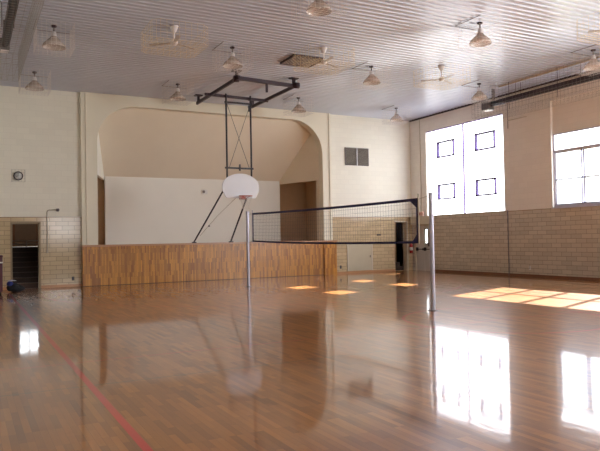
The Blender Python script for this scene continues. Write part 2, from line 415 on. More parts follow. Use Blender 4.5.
# right stair door: stairs climb to the left behind the wall
mb = MB(); mb.box(14.4, 17.9, 24.3, 24.4, 0, 3.6); mb.box(17.84, 17.94, YB+.25, 24.4, 0, 3.6); mb.box(14.4, 17.9, YB+.25, 24.4, 3.5, 3.6); mb.box(14.3, 14.4, YB+.25, 24.4, 0, 3.6)
mb.box(14.4, 17.9, YB+.02, 24.4, -.1, 0)
struct(mb.build('wall_stairwell_right', M['wing']))
mb = MB()
for i in range(12): mb.box(14.45, 17.60-i*.24, YB+.3, 24.28, i*.19, (i+1)*.19)
struct(mb.build('stairs_right', M['stair_dark']))
d = thing('door_2', None, None, kind='structure')
MB().box(17.53, 17.60, YB-.02, YB+.27, 0, 2.2).box(16.86, 17.60, YB-.015, YB+.27, 2.17, 2.22).build('door_frame', M['shade'], d)

# baseboards
bb = lambda *a: struct(MB().box(*a[1:]).build(a[0], M[bmat]))
bmat = 'trim_wood'
bb('baseboard_back', 13.72, 16.86, YB-.03, YB+.001, 0, .09)
bb('baseboard_back_left', 2.235, 3.55, YB-.03, YB+.001, 0, .09)
bb('baseboard_back_far_left', XL, 1.30, YB-.03, YB+.001, 0, .09)
bmat = 'dark_base'
bb('baseboard_right', XR-.03, XR+.001, YF, 21.55, 0, .09)
bb('baseboard_left', XL-.001, XL+.03, YF, YB, 0, .09)
bmat = 'dark_steel'
bb('shadow_gap_strip', XR-.05, XR+.001, YF, YB, ZC-.05, ZC+.01)  # dark strip standing in for the shadow gap where wall meets ceiling
struct(MB().tube((XR-.02, 17.31, 0), (XR-.02, 17.31, 2.42), .018, 6).build('trim_6', M['grey_metal']))
struct(MB().tube((XR-.02, 22.35, 2.6), (XR-.02, 22.35, ZC), .015, 6).build('trim_7', M['shade']))
struct(MB().box(16.64, 16.68, YF, 16.45, ZC-.04, ZC+.01).build('trim_8', M['shade']))

# ------------------------------------------------------------------ windows
def window_blocks(W, name):
    y0, y1, z0, z1 = W; w = thing(name, None, None, kind='structure')
    ym = (y0+y1)/2+.0 if name == 'window_1' else (y0+y1)/2
    vents = []
    for a, b in ((y0+.50, y0+1.58), (y1-1.70, y1-.63)):
        vents += [(a, b, z0+.64, z0+1.30), (a, b, z0+2.43, z0+3.12)]
    mb = MB(); wall_holes(mb, 'y', XR+.13, .04, y0, y1, z0, z1, vents); mb.build('translucent_panel', M['block_glow'], w)
    mb = MB().box(XR+.06, XR+.14, ym-.02, ym+.02, z0, z1); mb.box(XR+.06, XR+.16, y0, y0+.05, z0, z1); mb.box(XR+.02, XR+.16, y0, y1, z1-.03, z1)
    mb.build('window_frame', M['purple'], w)
    for a, b, c, dd in vents:
        mb = MB(); t = .06
        mb.box(XR+.05, XR+.18, a, a+t, c, dd).box(XR+.05, XR+.18, b-t, b, c, dd).box(XR+.05, XR+.18, a, b, c, c+t).box(XR+.05, XR+.18, a, b, dd-t, dd)
        v = mb.build('vent_sash', M['purple'], w); MB().box(XR+.14, XR+.145, a+t, b-t, c+t, dd-t).build('pane', M['glass'], v)
    return w
def window_sash(W, name):
    y0, y1, z0, z1 = W; w = thing(name, None, None, kind='structure')
    struct_in = MB().box(XR+.10, XR+.20, y0, y1, 4.92, z1).build('infill_panel', M['wall_right'], w)
    MB().box(XR+.12, XR+.16, y0+.05, y1-.05, 4.37, 4.92).build('frosted_pane', M['glow'], w)
    mb = MB(); X0, X1 = XR+.08, XR+.18
    mb.box(X0, X1, y0, y0+.06, z0, 4.92).box(X0, X1, y1-.06, y1, z0, 4.92).box(X0, X1, y0, y1, z0, z0+.07).box(X0, X1, y0, y1, 4.31, 4.38).box(X0, X1, y0, y1, 4.90, 4.94)
    mb.build('window_frame', M['win_white'], w)
    n = 4; s = (y1-y0)/n
    for i in range(n):
        a, b = y0+i*s+.02, y0+(i+1)*s-.02
        if i == 0: a += .03
        if i == n-1: b -= .03
        mb = MB(); t = .045
        mb.box(X0+.02, X1-.01, a, a+t, z0+.07, 4.31).box(X0+.02, X1-.01, b-t, b, z0+.07, 4.31).box(X0+.02, X1-.01, a, b, z0+.07, z0+.12).box(X0+.02, X1-.01, a, b, 3.345, 3.385).box(X0+.02, X1-.01, a, b, 4.27, 4.31)
        sh = mb.build('sash', M['win_white'], w); MB().box(X0+.05, X0+.055, a+t, b-t, z0+.12, 4.27).build('pane', M['glass'], sh)
    MB().box(XR-.04, XR+.1, y0-.03, y1+.03, z0-.04, z0).build('window_sill', M['win_white'], w)
    return w
window_blocks(W1, 'window_1'); window_sash(W2, 'window_2'); window_sash(W3, 'window_3'); window_blocks(W4, 'window_4')
w = thing('added_front_window', None, None, kind='structure')  # unseen glowing window, added for sheen on the tiles and fill light
MB().box(FW[0], FW[1], YF-.16, YF-.12, FW[2], FW[3]).build('frosted_pane', M['glow'], w)
mb = MB()
for x in (FW[0], 6.37, FW[1]-.06): mb.box(x, x+.06, YF-.12, YF-.04, FW[2], FW[3])
mb.box(FW[0], FW[1], YF-.12, YF-.04, 2.6, 2.65); mb.build('window_frame', M['win_white'], w)

# exit doors on right wall near corner, header above
d = thing('door_4', None, None, kind='structure')
MB().box(XR+.02, XR+.28, DX[0], DX[0]+.05, 0, 2.04).box(XR+.02, XR+.28, DX[1]-.05, DX[1], 0, 2.04).box(XR+.02, XR+.28, DX[0], DX[1], 1.99, 2.04).build('door_frame', M['shade'], d)
def leaf(y0, y1, glass):
    mb = MB(); gx = (y0+.44, y0+.60, 1.22, 1.83) if glass else (0, 0, 0, 0)
    wall_holes(mb, 'y', XR+.10, .05, y0, y1, 0, 1.99, [gx] if glass else [])
    l = mb.build('leaf', M['door_grey'], d)
    if glass:
        MB().box(XR+.12, XR+.125, gx[0], gx[1], gx[2], gx[3]).build('pane', M['glass'], l)
        MB().box(XR+.085, XR+.10, gx[0]-.03, gx[0], gx[2]-.03, gx[3]+.03).box(XR+.085, XR+.10, gx[1], gx[1]+.03, gx[2]-.03, gx[3]+.03).box(XR+.085, XR+.10, gx[0], gx[1], gx[3], gx[3]+.03).box(XR+.085, XR+.10, gx[0], gx[1], gx[2]-.03, gx[2]).build('glass_frame', M['black_steel'], l)
    b = MB().tube((XR+.03, y0+.06, .95), (XR+.03, y1-.06, .95), .018, 8).box(XR+.02, XR+.1, y1-.11, y1-.03, .88, 1.03).box(XR+.02, XR+.1, y0+.03, y0+.07, .91, .99).build('push_bar', M['black_steel'], l)
ym = 22.33
leaf(DX[0]+.05, ym, True); leaf(ym+.01, DX[1]-.05, False)
struct(MB().box(XR-.20, XR+.001, 21.50, 22.90, 2.05, 2.40).build('trim_9', M['shade']))
ex = thing('exit_sign', 'small exit sign with red letters on the header above the double doors', 'sign', (XR-.09, 22.30, 2.402))
MB().box(-.035, .035, -.17, .17, 0, .20).build('housing', M['exit_face'], ex, bevel=.006)
# letters E X I T as strokes on the face towards the hall (reads left to right for someone facing +x: left = larger y)
mb = MB()
def stroke(y0, z0, y1, z1): mb.bar((-.038, y0, z0), (-.038, y1, z1), .004, .018) if abs(z1-z0) < 1e-6 else mb.tube((-.038, y0, z0), (-.038, y1, z1), .010, 4)
def L(c, y):
    a, b, lo, hi, mi = y+.026, y-.026, .045, .155, .10
    if c == 'E': stroke(a, lo, a, hi); [stroke(a, q, b, q) for q in (lo, mi, hi)]
    if c == 'X': stroke(a, lo, b, hi); stroke(b, lo, a, hi)
    if c == 'I': stroke(y, lo, y, hi)
    if c == 'T': stroke(y, lo, y, hi); stroke(a, hi, b, hi)
for c, y in zip('EXIT', (.115, .04, -.03, -.10)): L(c, y)
mb.build('lettering', M['red'], ex)

# fire extinguisher in the corner
fe = thing('fire_extinguisher', 'red fire extinguisher hanging in the far right corner beside the double doors', 'fire extinguisher', (17.70, YB-.10, .78))
MB().lathe([(0, 0), (.07, 0), (.075, .02), (.075, .34), (.05, .40), (.025, .42), (.02, .44), (0, .44)], 16).build('cylinder', M['red'], fe)
MB().lathe([(.0755, .12), (.0765, .12), (.0765, .26), (.0755, .26)], 16).build('label_band', M['paper'], fe)
MB().box(-.02, .02, -.02, .02, .44, .48).bar((0, -.02, .48), (0, -.12, .50), .02, .01).bar((0, -.02, .46), (0, -.11, .45), .02, .01).build('valve_handle', M['black'], fe)
MB().path([(0, -.03, .46), (.07, -.05, .42), (.09, -.02, .25), (.085, 0, .12)], .01).build('hose', M['black'], fe)
MB().box(-.02, .02, .06, .10, .1, .4).build('wall_bracket', M['grey_metal'], fe)

# ------------------------------------------------------------------ fittings on back wall
ck = thing('wall_clock', 'round white wall clock with dark rim inside a square wire guard', 'clock', (1.555, YB, 3.77))
MB().lathe([(0, 0), (.145, 0), (.15, -.05), (.13, -.06), (.118, -.035)], 28, axis='y').build('rim', M['dark_steel'], ck)
MB().lathe([(0, -.036), (.12, -.036), (.12, -.03), (0, -.03)], 28, axis='y').build('dial', M['paper'], ck)
MB().bar((0, -.042, 0), (.0, -.042, .11), .008, .006).bar((0, -.042, 0), (-.07, -.042, -.03), .006, .012).build('hands', M['black'], ck)
mb = MB()
for i in range(5):
    t = -.2+i*.1; mb.tube((t, -.1, -.2), (t, -.1, .2), .003, 4); mb.tube((-.2, -.1, t), (.2, -.1, t), .003, 4)
for sx in (-.2, .2):
    for sz in (-.2, .2): mb.tube((sx, 0, sz), (sx, -.1, sz), .006, 4)
    mb.tube((sx, -.1, -.2), (sx, -.1, .2), .006, 4)
mb.build('wire_guard', M['wire_grey'], ck)

cd = thing('wall_conduit', 'thin metal conduit bent over to a small device above the left wainscot', 'conduit', (2.44, YB-.025, 1.28))
MB().path([(0, 0, 0), (0, 0, 1.28), (.02, 0, 1.34), (.07, 0, 1.36), (.30, 0, 1.36)], .014, 8).build('pipe', M['conduit'], cd)
MB().lathe([(0, -.02), (.035, -.02), (.05, -.09), (0, -.09)], 12, (.34, .01, 1.36), 'y').box(.30, .38, -.0, .024, 1.31, 1.41).build('device_head', M['grey_metal'], cd)
MB().box(-.03, .03, -.02, .024, -.1, 0).build('switch_box', M['conduit'], cd)

def outlet(x, y, z, face, label):
    o = thing('wall_outlet', label, 'outlet', (x, y, z))
    if face == 'y': MB().box(-.04, .04, -.012, 0, -.065, .065).build('cover_plate', M['black'], o); MB().box(-.018, .018, -.016, -.01, .01, .045).box(-.018, .018, -.016, -.01, -.045, -.01).build('socket', M['grey_metal'], o)
    else: MB().box(-.012, 0, -.04, .04, -.065, .065).build('cover_plate', M['paper'], o); MB().box(-.016, -.01, -.018, .018, .01, .045).box(-.016, -.01, -.018, .018, -.045, -.01).build('socket', M['grey_metal'], o)
outlet(3.26, YB, .28, 'y', 'dark wall outlet low in the wainscot left of the stage')
outlet(14.04, YB, .28, 'y', 'dark wall outlet low in the wainscot right of the stage')
outlet(XR, 16.33, .32, 'x', 'pale wall outlet low on the right wall beyond the conduit')

ap = thing('access_panel', 'flat grey-green access panel set in the wainscot right of the stage', 'panel', (15.02, YB, .10))
MB().box(-.62, .62, -.02, 0, 0, 1.15).build('door', M['panel_green'], ap)
MB().box(-.65, -.60, -.03, 0, -.01, 1.18).box(.60, .65, -.03, 0, -.01, 1.18).box(-.65, .65, -.03, 0, 1.14, 1.19).build('panel_frame', M['shade'], ap)
MB().box(.50, .54, -.035, -.02, .55, .64).build('latch', M['grey_metal'], ap)
slot = thing('wall_slot_vent', 'tiny dark slot vent in the wainscot above the access panel', 'vent', (16.02, YB, 1.62))
MB().box(-.10, .10, -.012, 0, -.035, .035).build('face_plate', M['vent_back'], slot)
MB().box(-.09, .09, -.018, -.01, -.006, .006).build('slat', M['grey_metal'], slot)

vg = thing('wall_vent', 'grey double louvred return-air grille high on the wall right of the stage', 'vent', (14.95, YB, 4.62))
MB().box(-.60, .60, -.01, 0, 0, .76).build('backing', M['vent_back'], vg)
for x0 in (-.60, .015):
    mb = MB(); mb.box(x0, x0+.02, -.04, 0, 0, .76).box(x0+.565, x0+.585, -.04, 0, 0, .76).box(x0, x0+.585, -.04, 0, 0, .02).box(x0, x0+.585, -.04, 0, .74, .76); g = mb.build('grille_frame', M['grey_metal'], vg)
    mb = MB()
    for i in range(15): z = .045+i*.048; mb.poly([(x0+.02, -.035, z), (x0+.02, -.008, z+.03), (x0+.02, -.004, z+.028), (x0+.02, -.031, z-.002)], (.545, 0, 0))
    mb.build('louvre', M['vent_dark'], g)
MB().box(-.015, .015, -.045, 0, 0, .76).build('centre_bar', M['white_metal'], vg)

sp = thing('wall_speaker', 'small white intercom box on the back wall of the stage', 'speaker', (8.92, SB, 3.56))
MB().box(-.12, .12, -.08, 0, -.09, .09).build('housing', M['paper'], sp, bevel=.01)
MB().lathe([(0, -.09), (.05, -.09), (.06, -.08)], 16, (-.045, 0, 0), 'y').build('grille', M['grey_metal'], sp)

# ------------------------------------------------------------------ volleyball net and posts
def post(x, y, h, lean, label):
    p = thing('volleyball_post', label, 'post', (x, y, 0), 'steel posts holding the volleyball net')
    tx = lean
    MB().tube((0, 0, 0), (tx, 0, h), .047, 20).build('pole', M['galv'], p)
    MB().lathe([(.047, .0), (.11, .0), (.11, .008), (.052, .015)], 20).build('floor_plate', M['grey_metal'], p)
    MB().lathe([(0, h+.015), (.04, h+.012), (.049, h), (.049, h-.02)], 20, (tx, 0, 0)).build('cap', M['galv'], p)
    return p
pr = post(8.37, 10.19, 2.38, .0, 'nearer brushed steel volleyball post at the right end of the net'); 
pl = post(8.05, 18.95, 2.41, 0, 'farther steel volleyball post at the left end of the net in front of the stage')
del pr['group'], pl['group']
MB().box(-.03, .03, .04, .09, 1.30, 1.38).tube((0, .09, 1.34), (.06, .12, 1.34), .008).build('winch_hook', M['grey_metal'], pr)
NA = Vector((8.07, 18.60, 0)); NB = Vector((8.34, 10.56, 0))
nt = thing('volleyball_net', 'long dark mesh volleyball net with navy tapes strung between the steel posts', 'net', (8.2, 14.6, 0))
O = Vector((8.2, 14.6, 0))
def NP(t, z): return NA.lerp(NB, t)-O+Vector((0, 0, z))
def top(t): return 2.345+(2.30-2.345)*t-.10*t*(1-t)
def bot(t): return 1.44+(1.37-1.44)*t-.07*4*t*(1-t)*.6
mb = MB(); NS = 24
for i in range(NS):
    a, b = i/NS, (i+1)/NS; mb.bar(NP(a, top(a)-.02), NP(b, top(b)-.02), .012, .06)
mb.build('top_tape', M['net_blue'], nt)
mb = MB()
for i in range(NS):
    a, b = i/NS, (i+1)/NS; mb.bar(NP(a, bot(a)+.02), NP(b, bot(b)+.02), .012, .05)
mb.build('bottom_tape', M['net_blue'], nt)
for t, wd in ((0, .05), (1, .075)):
    mb = MB(); s = 1 if t == 0 else -1; d = (NB-NA).normalized()*s
    P = [NP(t, bot(t)), NP(t, top(t)), NP(t, top(t))+d*wd, NP(t, bot(t))+d*wd]
    mb.poly(P, (.012, 0, 0))
    if t == 1:
        mb.poly([NP(t, top(t)-.04), NP(t, top(t)-.04)+d*.28, NP(t, top(t)-.18)+d*wd], (.012, 0, 0))
        mb.poly([NP(t, bot(t)+.04), NP(t, bot(t)+.04)+d*.2, NP(t, bot(t)+.18)+d*wd], (.012, 0, 0))
    mb.build('side_tape', M['net_blue'], nt)
mb = MB(); nv = 80
for i in range(1, nv):
    t = i/nv; mb.tube(NP(t, bot(t)), NP(t, top(t)), .0022, 4, cap=False)
for j in range(1, 9):
    for i in range(NS):
        a, b = i/NS, (i+1)/NS; f = j/9; mb.tube(NP(a, bot(a)*(1-f)+top(a)*f), NP(b, bot(b)*(1-f)+top(b)*f), .0022, 4, cap=False)
mb.build('mesh', M['net_cord'], nt)
for t, px, py in ((0, 8.05, 18.90), (1, 8.335, 10.24)):
    e = Vector((px, py, 0))-O
    for z, zz in ((top(t)-.02, 2.33), (bot(t)+.02, 1.40)):
        MB().tube(NP(t, z), e+Vector((0, 0, zz)), .006, 6).build('tie_rope', M['rope'], nt)
    s = -1 if t == 0 else 1
    MB().tube(NP(t, bot(t)-.02), NP(t, top(t)+.10), .014, 8).build('side_dowel', M['rope' if t else 'galv'], nt)

# ------------------------------------------------------------------ ceiling-hung basketball backstop
bs = thing('basketball_hoop', 'ceiling-hung basketball backstop with white fan-shaped backboard and dark steel frame', 'basketball hoop', (8.4, 20.4, 0))
ox, oy = 8.4, 20.4
def B(x, y, z): return (x-ox, y-oy, z)
ZR = 6.50
MB().bar(B(7.42, 18.2, ZR+.02), B(9.58, 18.35, ZR), .10, .11).build('front_rail', M['dark_steel'], bs)
MB().bar(B(7.45, 18.0, ZR), B(7.47, 22.1, ZR), .07, .10).build('side_rail', M['dark_steel'], bs)
MB().bar(B(9.55, 18.15, ZR), B(9.55, 21.95, ZR), .07, .10).build('side_rail', M['dark_steel'], bs)
MB().bar(B(7.22, 20.5, ZR-.02), B(9.62, 20.6, ZR-.03), .07, .09).build('cross_rail', M['dark_steel'], bs)
for x, y in ((7.45, 18.2), (9.5, 18.33), (7.46, 21.9), (9.55, 21.8)):
    h = MB().box(x-ox-.04, x-ox+.04, y-oy-.04, y-oy+.04, ZR, ZC+.01).build('hanger', M['dark_steel'], bs)
    MB().box(x-ox-.14, x-ox+.14, y-oy-.10, y-oy+.10, ZC-.03, ZC+.015).build('ceiling_flange', M['dark_steel'], h)
for x in (7.45, 9.56): MB().lathe([(0, -.08), (.10, -.08), (.10, .08), (0, .08)], 16, B(x, 18.25, ZR), 'x').build('pivot', M['dark_steel'], bs)
XA, XB, YP = 7.96, 8.87, 20.45
MB().tube(B(XA, YP, 3.15), B(XA, YP, ZR+.05), .032, 10).build('drop_pole', M['black_steel'], bs)
MB().tube(B(XB, YP, 3.15), B(XB, YP, ZR+.05), .032, 10).build('drop_pole', M['black_steel'], bs)
MB().bar(B(XA-.05, YP, 6.26), B(XB+.03, YP, 6.26), .05, .06).build('cross_bar', M['black_steel'], bs)
cb = MB().bar(B(XA-.07, YP, 3.99), B(XB+.07, YP, 3.99), .05, .06).build('cross_bar', M['black_steel'], bs)
MB().bar(B(8.42, YP-.03, 3.90), B(8.42, YP-.03, 4.12), .05, .05).build('centre_clamp', M['black_steel'], cb)
MB().tube(B(XA+.03, YP, 6.2), B(XB-.08, YP, 4.0), .008, 5).build('cross_cable', M['black_steel'], bs)
MB().tube(B(XB-.03, YP, 6.2), B(XA+.08, YP, 4.0), .008, 5).build('cross_cable', M['black_steel'], bs)
MB().bar(B(8.5, 18.27, ZR), B(8.5, 18.27, ZR-.32), .06, .06).build('winch_lug', M['dark_steel'], bs)
MB().bar(B(XB-.08, YP-.06, 6.2), B(XB-.08, YP-.06, 5.98), .05, .05).tube(B(XB-.12, YP-.06, 6.14), B(XB+.02, YP-.02, 6.14), .02).build('lock_lever', M['black_steel'], bs)
MB().tube(B(XA, YP, 3.45), B(7.57, 22.98, 1.45), .030, 8).build('brace', M['black_steel'], bs)
MB().tube(B(XB, YP, 3.45), B(9.05, 22.98, 1.45), .030, 8).build('brace', M['black_steel'], bs)
for x in (7.57, 9.05): MB().box(x-ox-.07, x-ox+.07, 22.88-oy, 23.02-oy, 1.42, 1.46).build('brace_foot', M['black_steel'], bs)
MB().path([B(8.30, 20.35, 3.02), B(7.95, 21.5, 2.36), B(7.68, 22.6, 1.68)], .008, 6).build('pull_cable', M['rope'], bs)
MB().lathe([(0, -.03), (.03, -.03), (.03, .03), (0, .03)], 10, B(7.83, 22.0, 2.03)).build('cable_grip', M['grey_metal'], bs)
# fan board
prof = []
def arcp(cx, cz, r, a0, a1, n): return [(cx+r*math.cos(a0+(a1-a0)*i/n), cz+r*math.sin(a0+(a1-a0)*i/n)) for i in range(n+1)]
prof = [(-.36, 0), (.36, 0)] + arcp(.46, .13, .13, -PI/2, -.1, 5) + [(.66, .22), (.685, .34)]
top_arc = [(.685*math.cos(a), .36+.49*math.sin(a)**.92) for a in [PI*(i+.5)/25 for i in range(25)]]
prof += top_arc + [(-.685, .34), (-.66, .22)] + [(-x, z) for x, z in reversed(arcp(.46, .13, .13, -PI/2, -.1, 5))]
BX, BY, BZ = 8.36, 20.20, 2.93
bd = MB().poly([B(BX+x, BY, BZ+z) for x, z in prof], (0, .04, 0)).build('backboard', M['board'], bs, bevel=.008)
mb = MB()
for s in (-1, 1): mb.bar(B(BX+s*.42, BY+.06, 3.02), B(BX+s*.42, BY+.06, 3.62), .05, .05)
mb.bar(B(BX-.45, BY+.08, 3.2), B(BX+.5, BY+.08, 3.2), .05, .05); mb.bar(B(BX-.45, BY+.08, 3.5), B(BX+.5, BY+.08, 3.5), .05, .05)
for x in (XA, XB):
    for z in (3.2, 3.5): mb.bar(B(x, BY+.06, z), B(x, YP, z), .05, .05)
mb.build('board_bracket', M['black_steel'], bs)
rc = B(8.39, 19.88, 2.99)
mb = MB(); RR = .225
for i in range(28):
    a, b = 2*PI*i/28, 2*PI*(i+1)/28
    mb.tube((rc[0]+RR*math.cos(a), rc[1]+RR*math.sin(a), rc[2]), (rc[0]+RR*math.cos(b), rc[1]+RR*math.sin(b), rc[2]), .011, 8)
mb.box(rc[0]-.10, rc[0]+.10, rc[1]+.20, BY-oy, rc[2]-.10, rc[2]+.015)
mb.tube((rc[0]-.08, rc[1]+.28, rc[2]-.09), (rc[0]-.19, rc[1]+.10, rc[2]), .01); mb.tube((rc[0]+.08, rc[1]+.28, rc[2]-.09), (rc[0]+.19, rc[1]+.10, rc[2]), .01)
rm = mb.build('rim', M['rim'], bs)
mb = MB(); nn = 12; lv = [(0, .225), (.12, .18), (.24, .14), (.36, .115), (.44, .12)]
for k in range(len(lv)-1):
    for i in range(nn):
        off = .5 if k % 2 else 0
        a = 2*PI*(i+off)/nn
        for sg in (-.5, .5):
            b = a+sg*2*PI/nn
            mb.tube((rc[0]+lv[k][1]*math.cos(a), rc[1]+lv[k][1]*math.sin(a), rc[2]-lv[k][0]), (rc[0]+lv[k+1][1]*math.cos(b), rc[1]+lv[k+1][1]*math.sin(b), rc[2]-lv[k+1][0]), .0034, 4, cap=False)
mb.build('hoop_net', M['netw'], rm)

# ------------------------------------------------------------------ high-bay lights in wire guards
def wire_box(mb, hx, hy, z0, z1, step, r, bottom=True):
    nx = int(round(2*hx/step)); ny = int(round(2*hy/step)); nz = max(1, int(round((z1-z0)/step)))
    for i in range(nx+1):
        x = -hx+2*hx*i/nx
        for y in (-hy, hy): mb.tube((x, y, z0), (x, y, z1), r, 4, cap=False)
        if bottom: mb.tube((x, -hy, z0), (x, hy, z0), r, 4, cap=False)
    for i in range(ny+1):
        y = -hy+2*hy*i/ny
        for x in (-hx, hx): mb.tube((x, y, z0), (x, y, z1), r, 4, cap=False)
        if bottom: mb.tube((-hx, y, z0), (hx, y, z0), r, 4, cap=False)
    for k in range(nz+1):
        z = z0+(z1-z0)*k/nz
        for y in (-hy, hy): mb.tube((-hx, y, z), (hx, y, z), r, 4, cap=False)
        for x in (-hx, hx): mb.tube((x, -hy, z), (x, hy, z), r, 4, cap=False)

def make_light(loc, label):
    t = thing('high_bay_light', label, 'ceiling light', loc, 'caged high-bay lights on the ribbed ceiling')
    MB().lathe([(0, 0), (.07, 0), (.07, -.03), (.03, -.05), (0, -.05)], 16).build('canopy', M['dark_steel'], t)
    MB().tube((0, 0, -.04), (0, 0, -.17), .02, 8).build('stem', M['grey_metal'], t)
    MB().lathe([(0, -.15), (.04, -.15), (.055, -.18), (.065, -.25), (.075, -.27)], 20).build('socket_housing', M['white_metal'], t)
    MB().lathe([(.06, -.25), (.08, -.28), (.12, -.33), (.19, -.39), (.245, -.45), (.27, -.50), (.272, -.53), (.262, -.53), (.258, -.505), (.235, -.458), (.182, -.40), (.112, -.34), (.072, -.287), (.055, -.26)], 32).build('dome', M['dome'], t)
    MB().lathe([(0, -.47), (.05, -.45), (.065, -.41), (.055, -.36), (.03, -.31), (0, -.30)], 16).build('bulb', M['bulb'], t)
    mb = MB(); wire_box(mb, .42, .42, -.62, -.01, .105, .0026); mb.build('wire_guard', M['wire_white'], t)
    MB().bar((-.43, .42, -.02), (.43, .42, -.02), .012, .012).bar((-.42, -.43, -.02), (-.42, .43, -.02), .012, .012).build('guard_rim', M['grey_metal'], t)
    return t
LX = [1.78, 5.98, 10.32, 14.75]
specs = [((1.91, 16.20), 'caged high-bay light upper left, third row from stage wall'),
 ((1.89, 20.85), 'caged high-bay light at far left, nearest the stage wall above the clock'),
 ((6.29, 20.55), 'caged high-bay light near the stage wall, left of the backstop frame'),
 ((6.45, 16.03), 'caged high-bay light just in front of the backstop frame'),
 ((10.97, 20.80), 'caged high-bay light near the stage wall, right of the backstop frame'),
 ((11.02, 16.08), 'caged high-bay light between the middle ceiling fan and right ceiling fan'),
 ((15.50, 20.90), 'caged high-bay light nearest the far right corner of the ceiling'),
 ((11.25, 11.68), 'large caged high-bay light at the upper right, in front of the right fan'),
 ((15.71, 16.41), 'caged high-bay light beside the burner end of the right tube heater'),
 ((6.54, 11.42), 'caged high-bay light cut by the top edge of the photo'),
 ((15.90, 12.05), 'caged high-bay light at the right edge of the photo beside the tube heater')]
labels_fix = {0: 'caged high-bay light at the upper left beside the left tube heater',
              1: 'caged high-bay light at far left, high above the wall clock'}
proto = None
for i, ((x, y), lb) in enumerate(specs):
    lb = labels_fix.get(i, lb)
    if proto is None: proto = make_light((x, y, ZC), lb)
    else: copy_tree(proto, (x, y, ZC), lb)

# ------------------------------------------------------------------ ceiling fans in wide guards
def make_fan(loc, label, rot):
    t = thing('ceiling_fan', label, 'ceiling fan', loc, 'ceiling fans in wide wire guards')
    MB().lathe([(0, 0), (.11, 0), (.10, -.03), (.05, -.14), (.025, -.16), (0, -.16)], 20).build('canopy', M['white_metal'], t)
    MB().tube((0, 0, -.14), (0, 0, -.36), .018, 8).build('downrod', M['white_metal'], t)
    MB().lathe([(0, -.34), (.04, -.345), (.08, -.37), (.09, -.42), (.06, -.46), (0, -.47)], 20).build('motor', M['white_metal'], t)
    for k in range(3):
        a = rot+2*PI*k/3; c, s = math.cos(a), math.sin(a)
        def P(r, w, z): return (c*r-s*w, s*r+c*w, z)
        MB().poly([P(.07, -.03, -.42), P(.25, -.05, -.425), P(.62, -.06, -.435), (P(.64, 0, -.43)), P(.62, .06, -.42), P(.25, .05, -.415), P(.07, .03, -.41)], (0, 0, .008)).build('blade', M['fan_blade'], t)
    mb = MB(); h = .68; c = .16; z0, z1 = -.55, -.10
    oc = [(-h+c, -h), (h-c, -h), (h, -h+c), (h, h-c), (h-c, h), (-h+c, h), (-h, h-c), (-h, -h+c)]
    for k in range(4):
        z = z0+(z1-z0)*k/3
        for a, b in zip(oc, oc[1:]+oc[:1]): mb.tube((a[0], a[1], z), (b[0], b[1], z), .0034, 4, cap=False)
    for a, b in zip(oc, oc[1:]+oc[:1]):
        L_ = math.dist(a, b); n = max(1, round(L_/.14))
        for i in range(n): x = a[0]+(b[0]-a[0])*i/n; y = a[1]+(b[1]-a[1])*i/n; mb.tube((x, y, z0), (x, y, z1), .0034, 4, cap=False)
    n = 12
    for i in range(1, n):
        u = -h+2*h*i/n; e = h-max(0, abs(u)-(h-c))
        mb.tube((u, -e, z0), (u, e, z0), .0034, 4, cap=False); mb.tube((-e, u, z0), (e, u, z0), .0034, 4, cap=False)
    mb.build('wire_guard', M['wire_cream'], t)
    return t
fan = make_fan((4.53, 15.04, ZC), 'caged ceiling fan at the left, above the open floor', .4)
copy_tree(fan, (8.74, 15.05, ZC), 'caged ceiling fan in the middle, beside the square ceiling grille')
copy_tree(fan, (13.02, 15.2, ZC), 'caged ceiling fan at the right, over the bright part of the ceiling')
copy_tree(fan, (13.7, 9.75, ZC), 'caged ceiling fan in the top right corner of the photo, nearest the camera')

# square ceiling grille
g = thing('ceiling_vent', 'square lattice grille on the ceiling behind the middle fan', 'vent', (8.78, 16.38, ZC))
MB().box(-.48, .48, -.45, .45, -.02, .03).build('backing', M['vent_back'], g)
MB().box(-.50, .50, -.47, -.44, -.05, .01).box(-.50, .50, .44, .47, -.05, .01).box(-.50, -.47, -.47, .47, -.05, .01).box(.47, .50, -.47, .47, -.05, .01).build('grille_frame', M['dark_steel'], g)
mb = MB()
for i in range(-7, 8):
    u = i*.13
    for s in (1, -1):
        lo, hi = max(-.47, -.44-u) , min(.47, .44-u)
        if hi > lo: mb.bar((s*lo, lo+u, -.035), (s*hi, hi+u, -.035), .035, .012)
mb.build('lattice', M['fan_blade'], g)

# ------------------------------------------------------------------ radiant tube heaters in wire cages
def heater(x, y_end, y0, z, label, side):
    t = thing('tube_heater', label, 'heater', (x, y_end, 0))
    Ln = y0-y_end
    w = 1 if side > 0 else .72
    MB().poly([(p[0]*w, p[1], p[2]) for p in [(-.13, 0, z-.06), (-.06, 0, z+.10), (.06, 0, z+.10), (.13, 0, z-.06), (.115, 0, z-.06), (.05, 0, z+.085), (-.05, 0, z+.085), (-.115, 0, z-.06)]], (0, Ln, 0)).build('reflector_hood', M['heater_hood'], t)
    MB().tube((0, .05, z-.03), (0, Ln, z-.03), .055, 12).build('burner_tube', M['heater_tube'], t)
    MB().box(-.15*w, .15*w, .08, .42, z-.17*w, z+.15).build('burner_box', M['burner'], t, bevel=.02)
    MB().box(-.12*w, .12*w, .12, .38, z-.17*w-.02, z-.17*w+.005).build('air_screen', M['white_metal'], t)
    MB().tube((.02, -.02, z+.05), (.02, -.02, ZC+.01), .06, 12).build('flue', M['grey_metal'], t)
    y = -1.2
    while y > Ln:
        MB().tube((-.12, y, z), (-.12, y, ZC+.01), .008, 5).tube((.12, y, z), (.12, y, ZC+.01), .008, 5).build('hanger_rod', M['dark_steel'], t)
        y -= 2.6
    return t
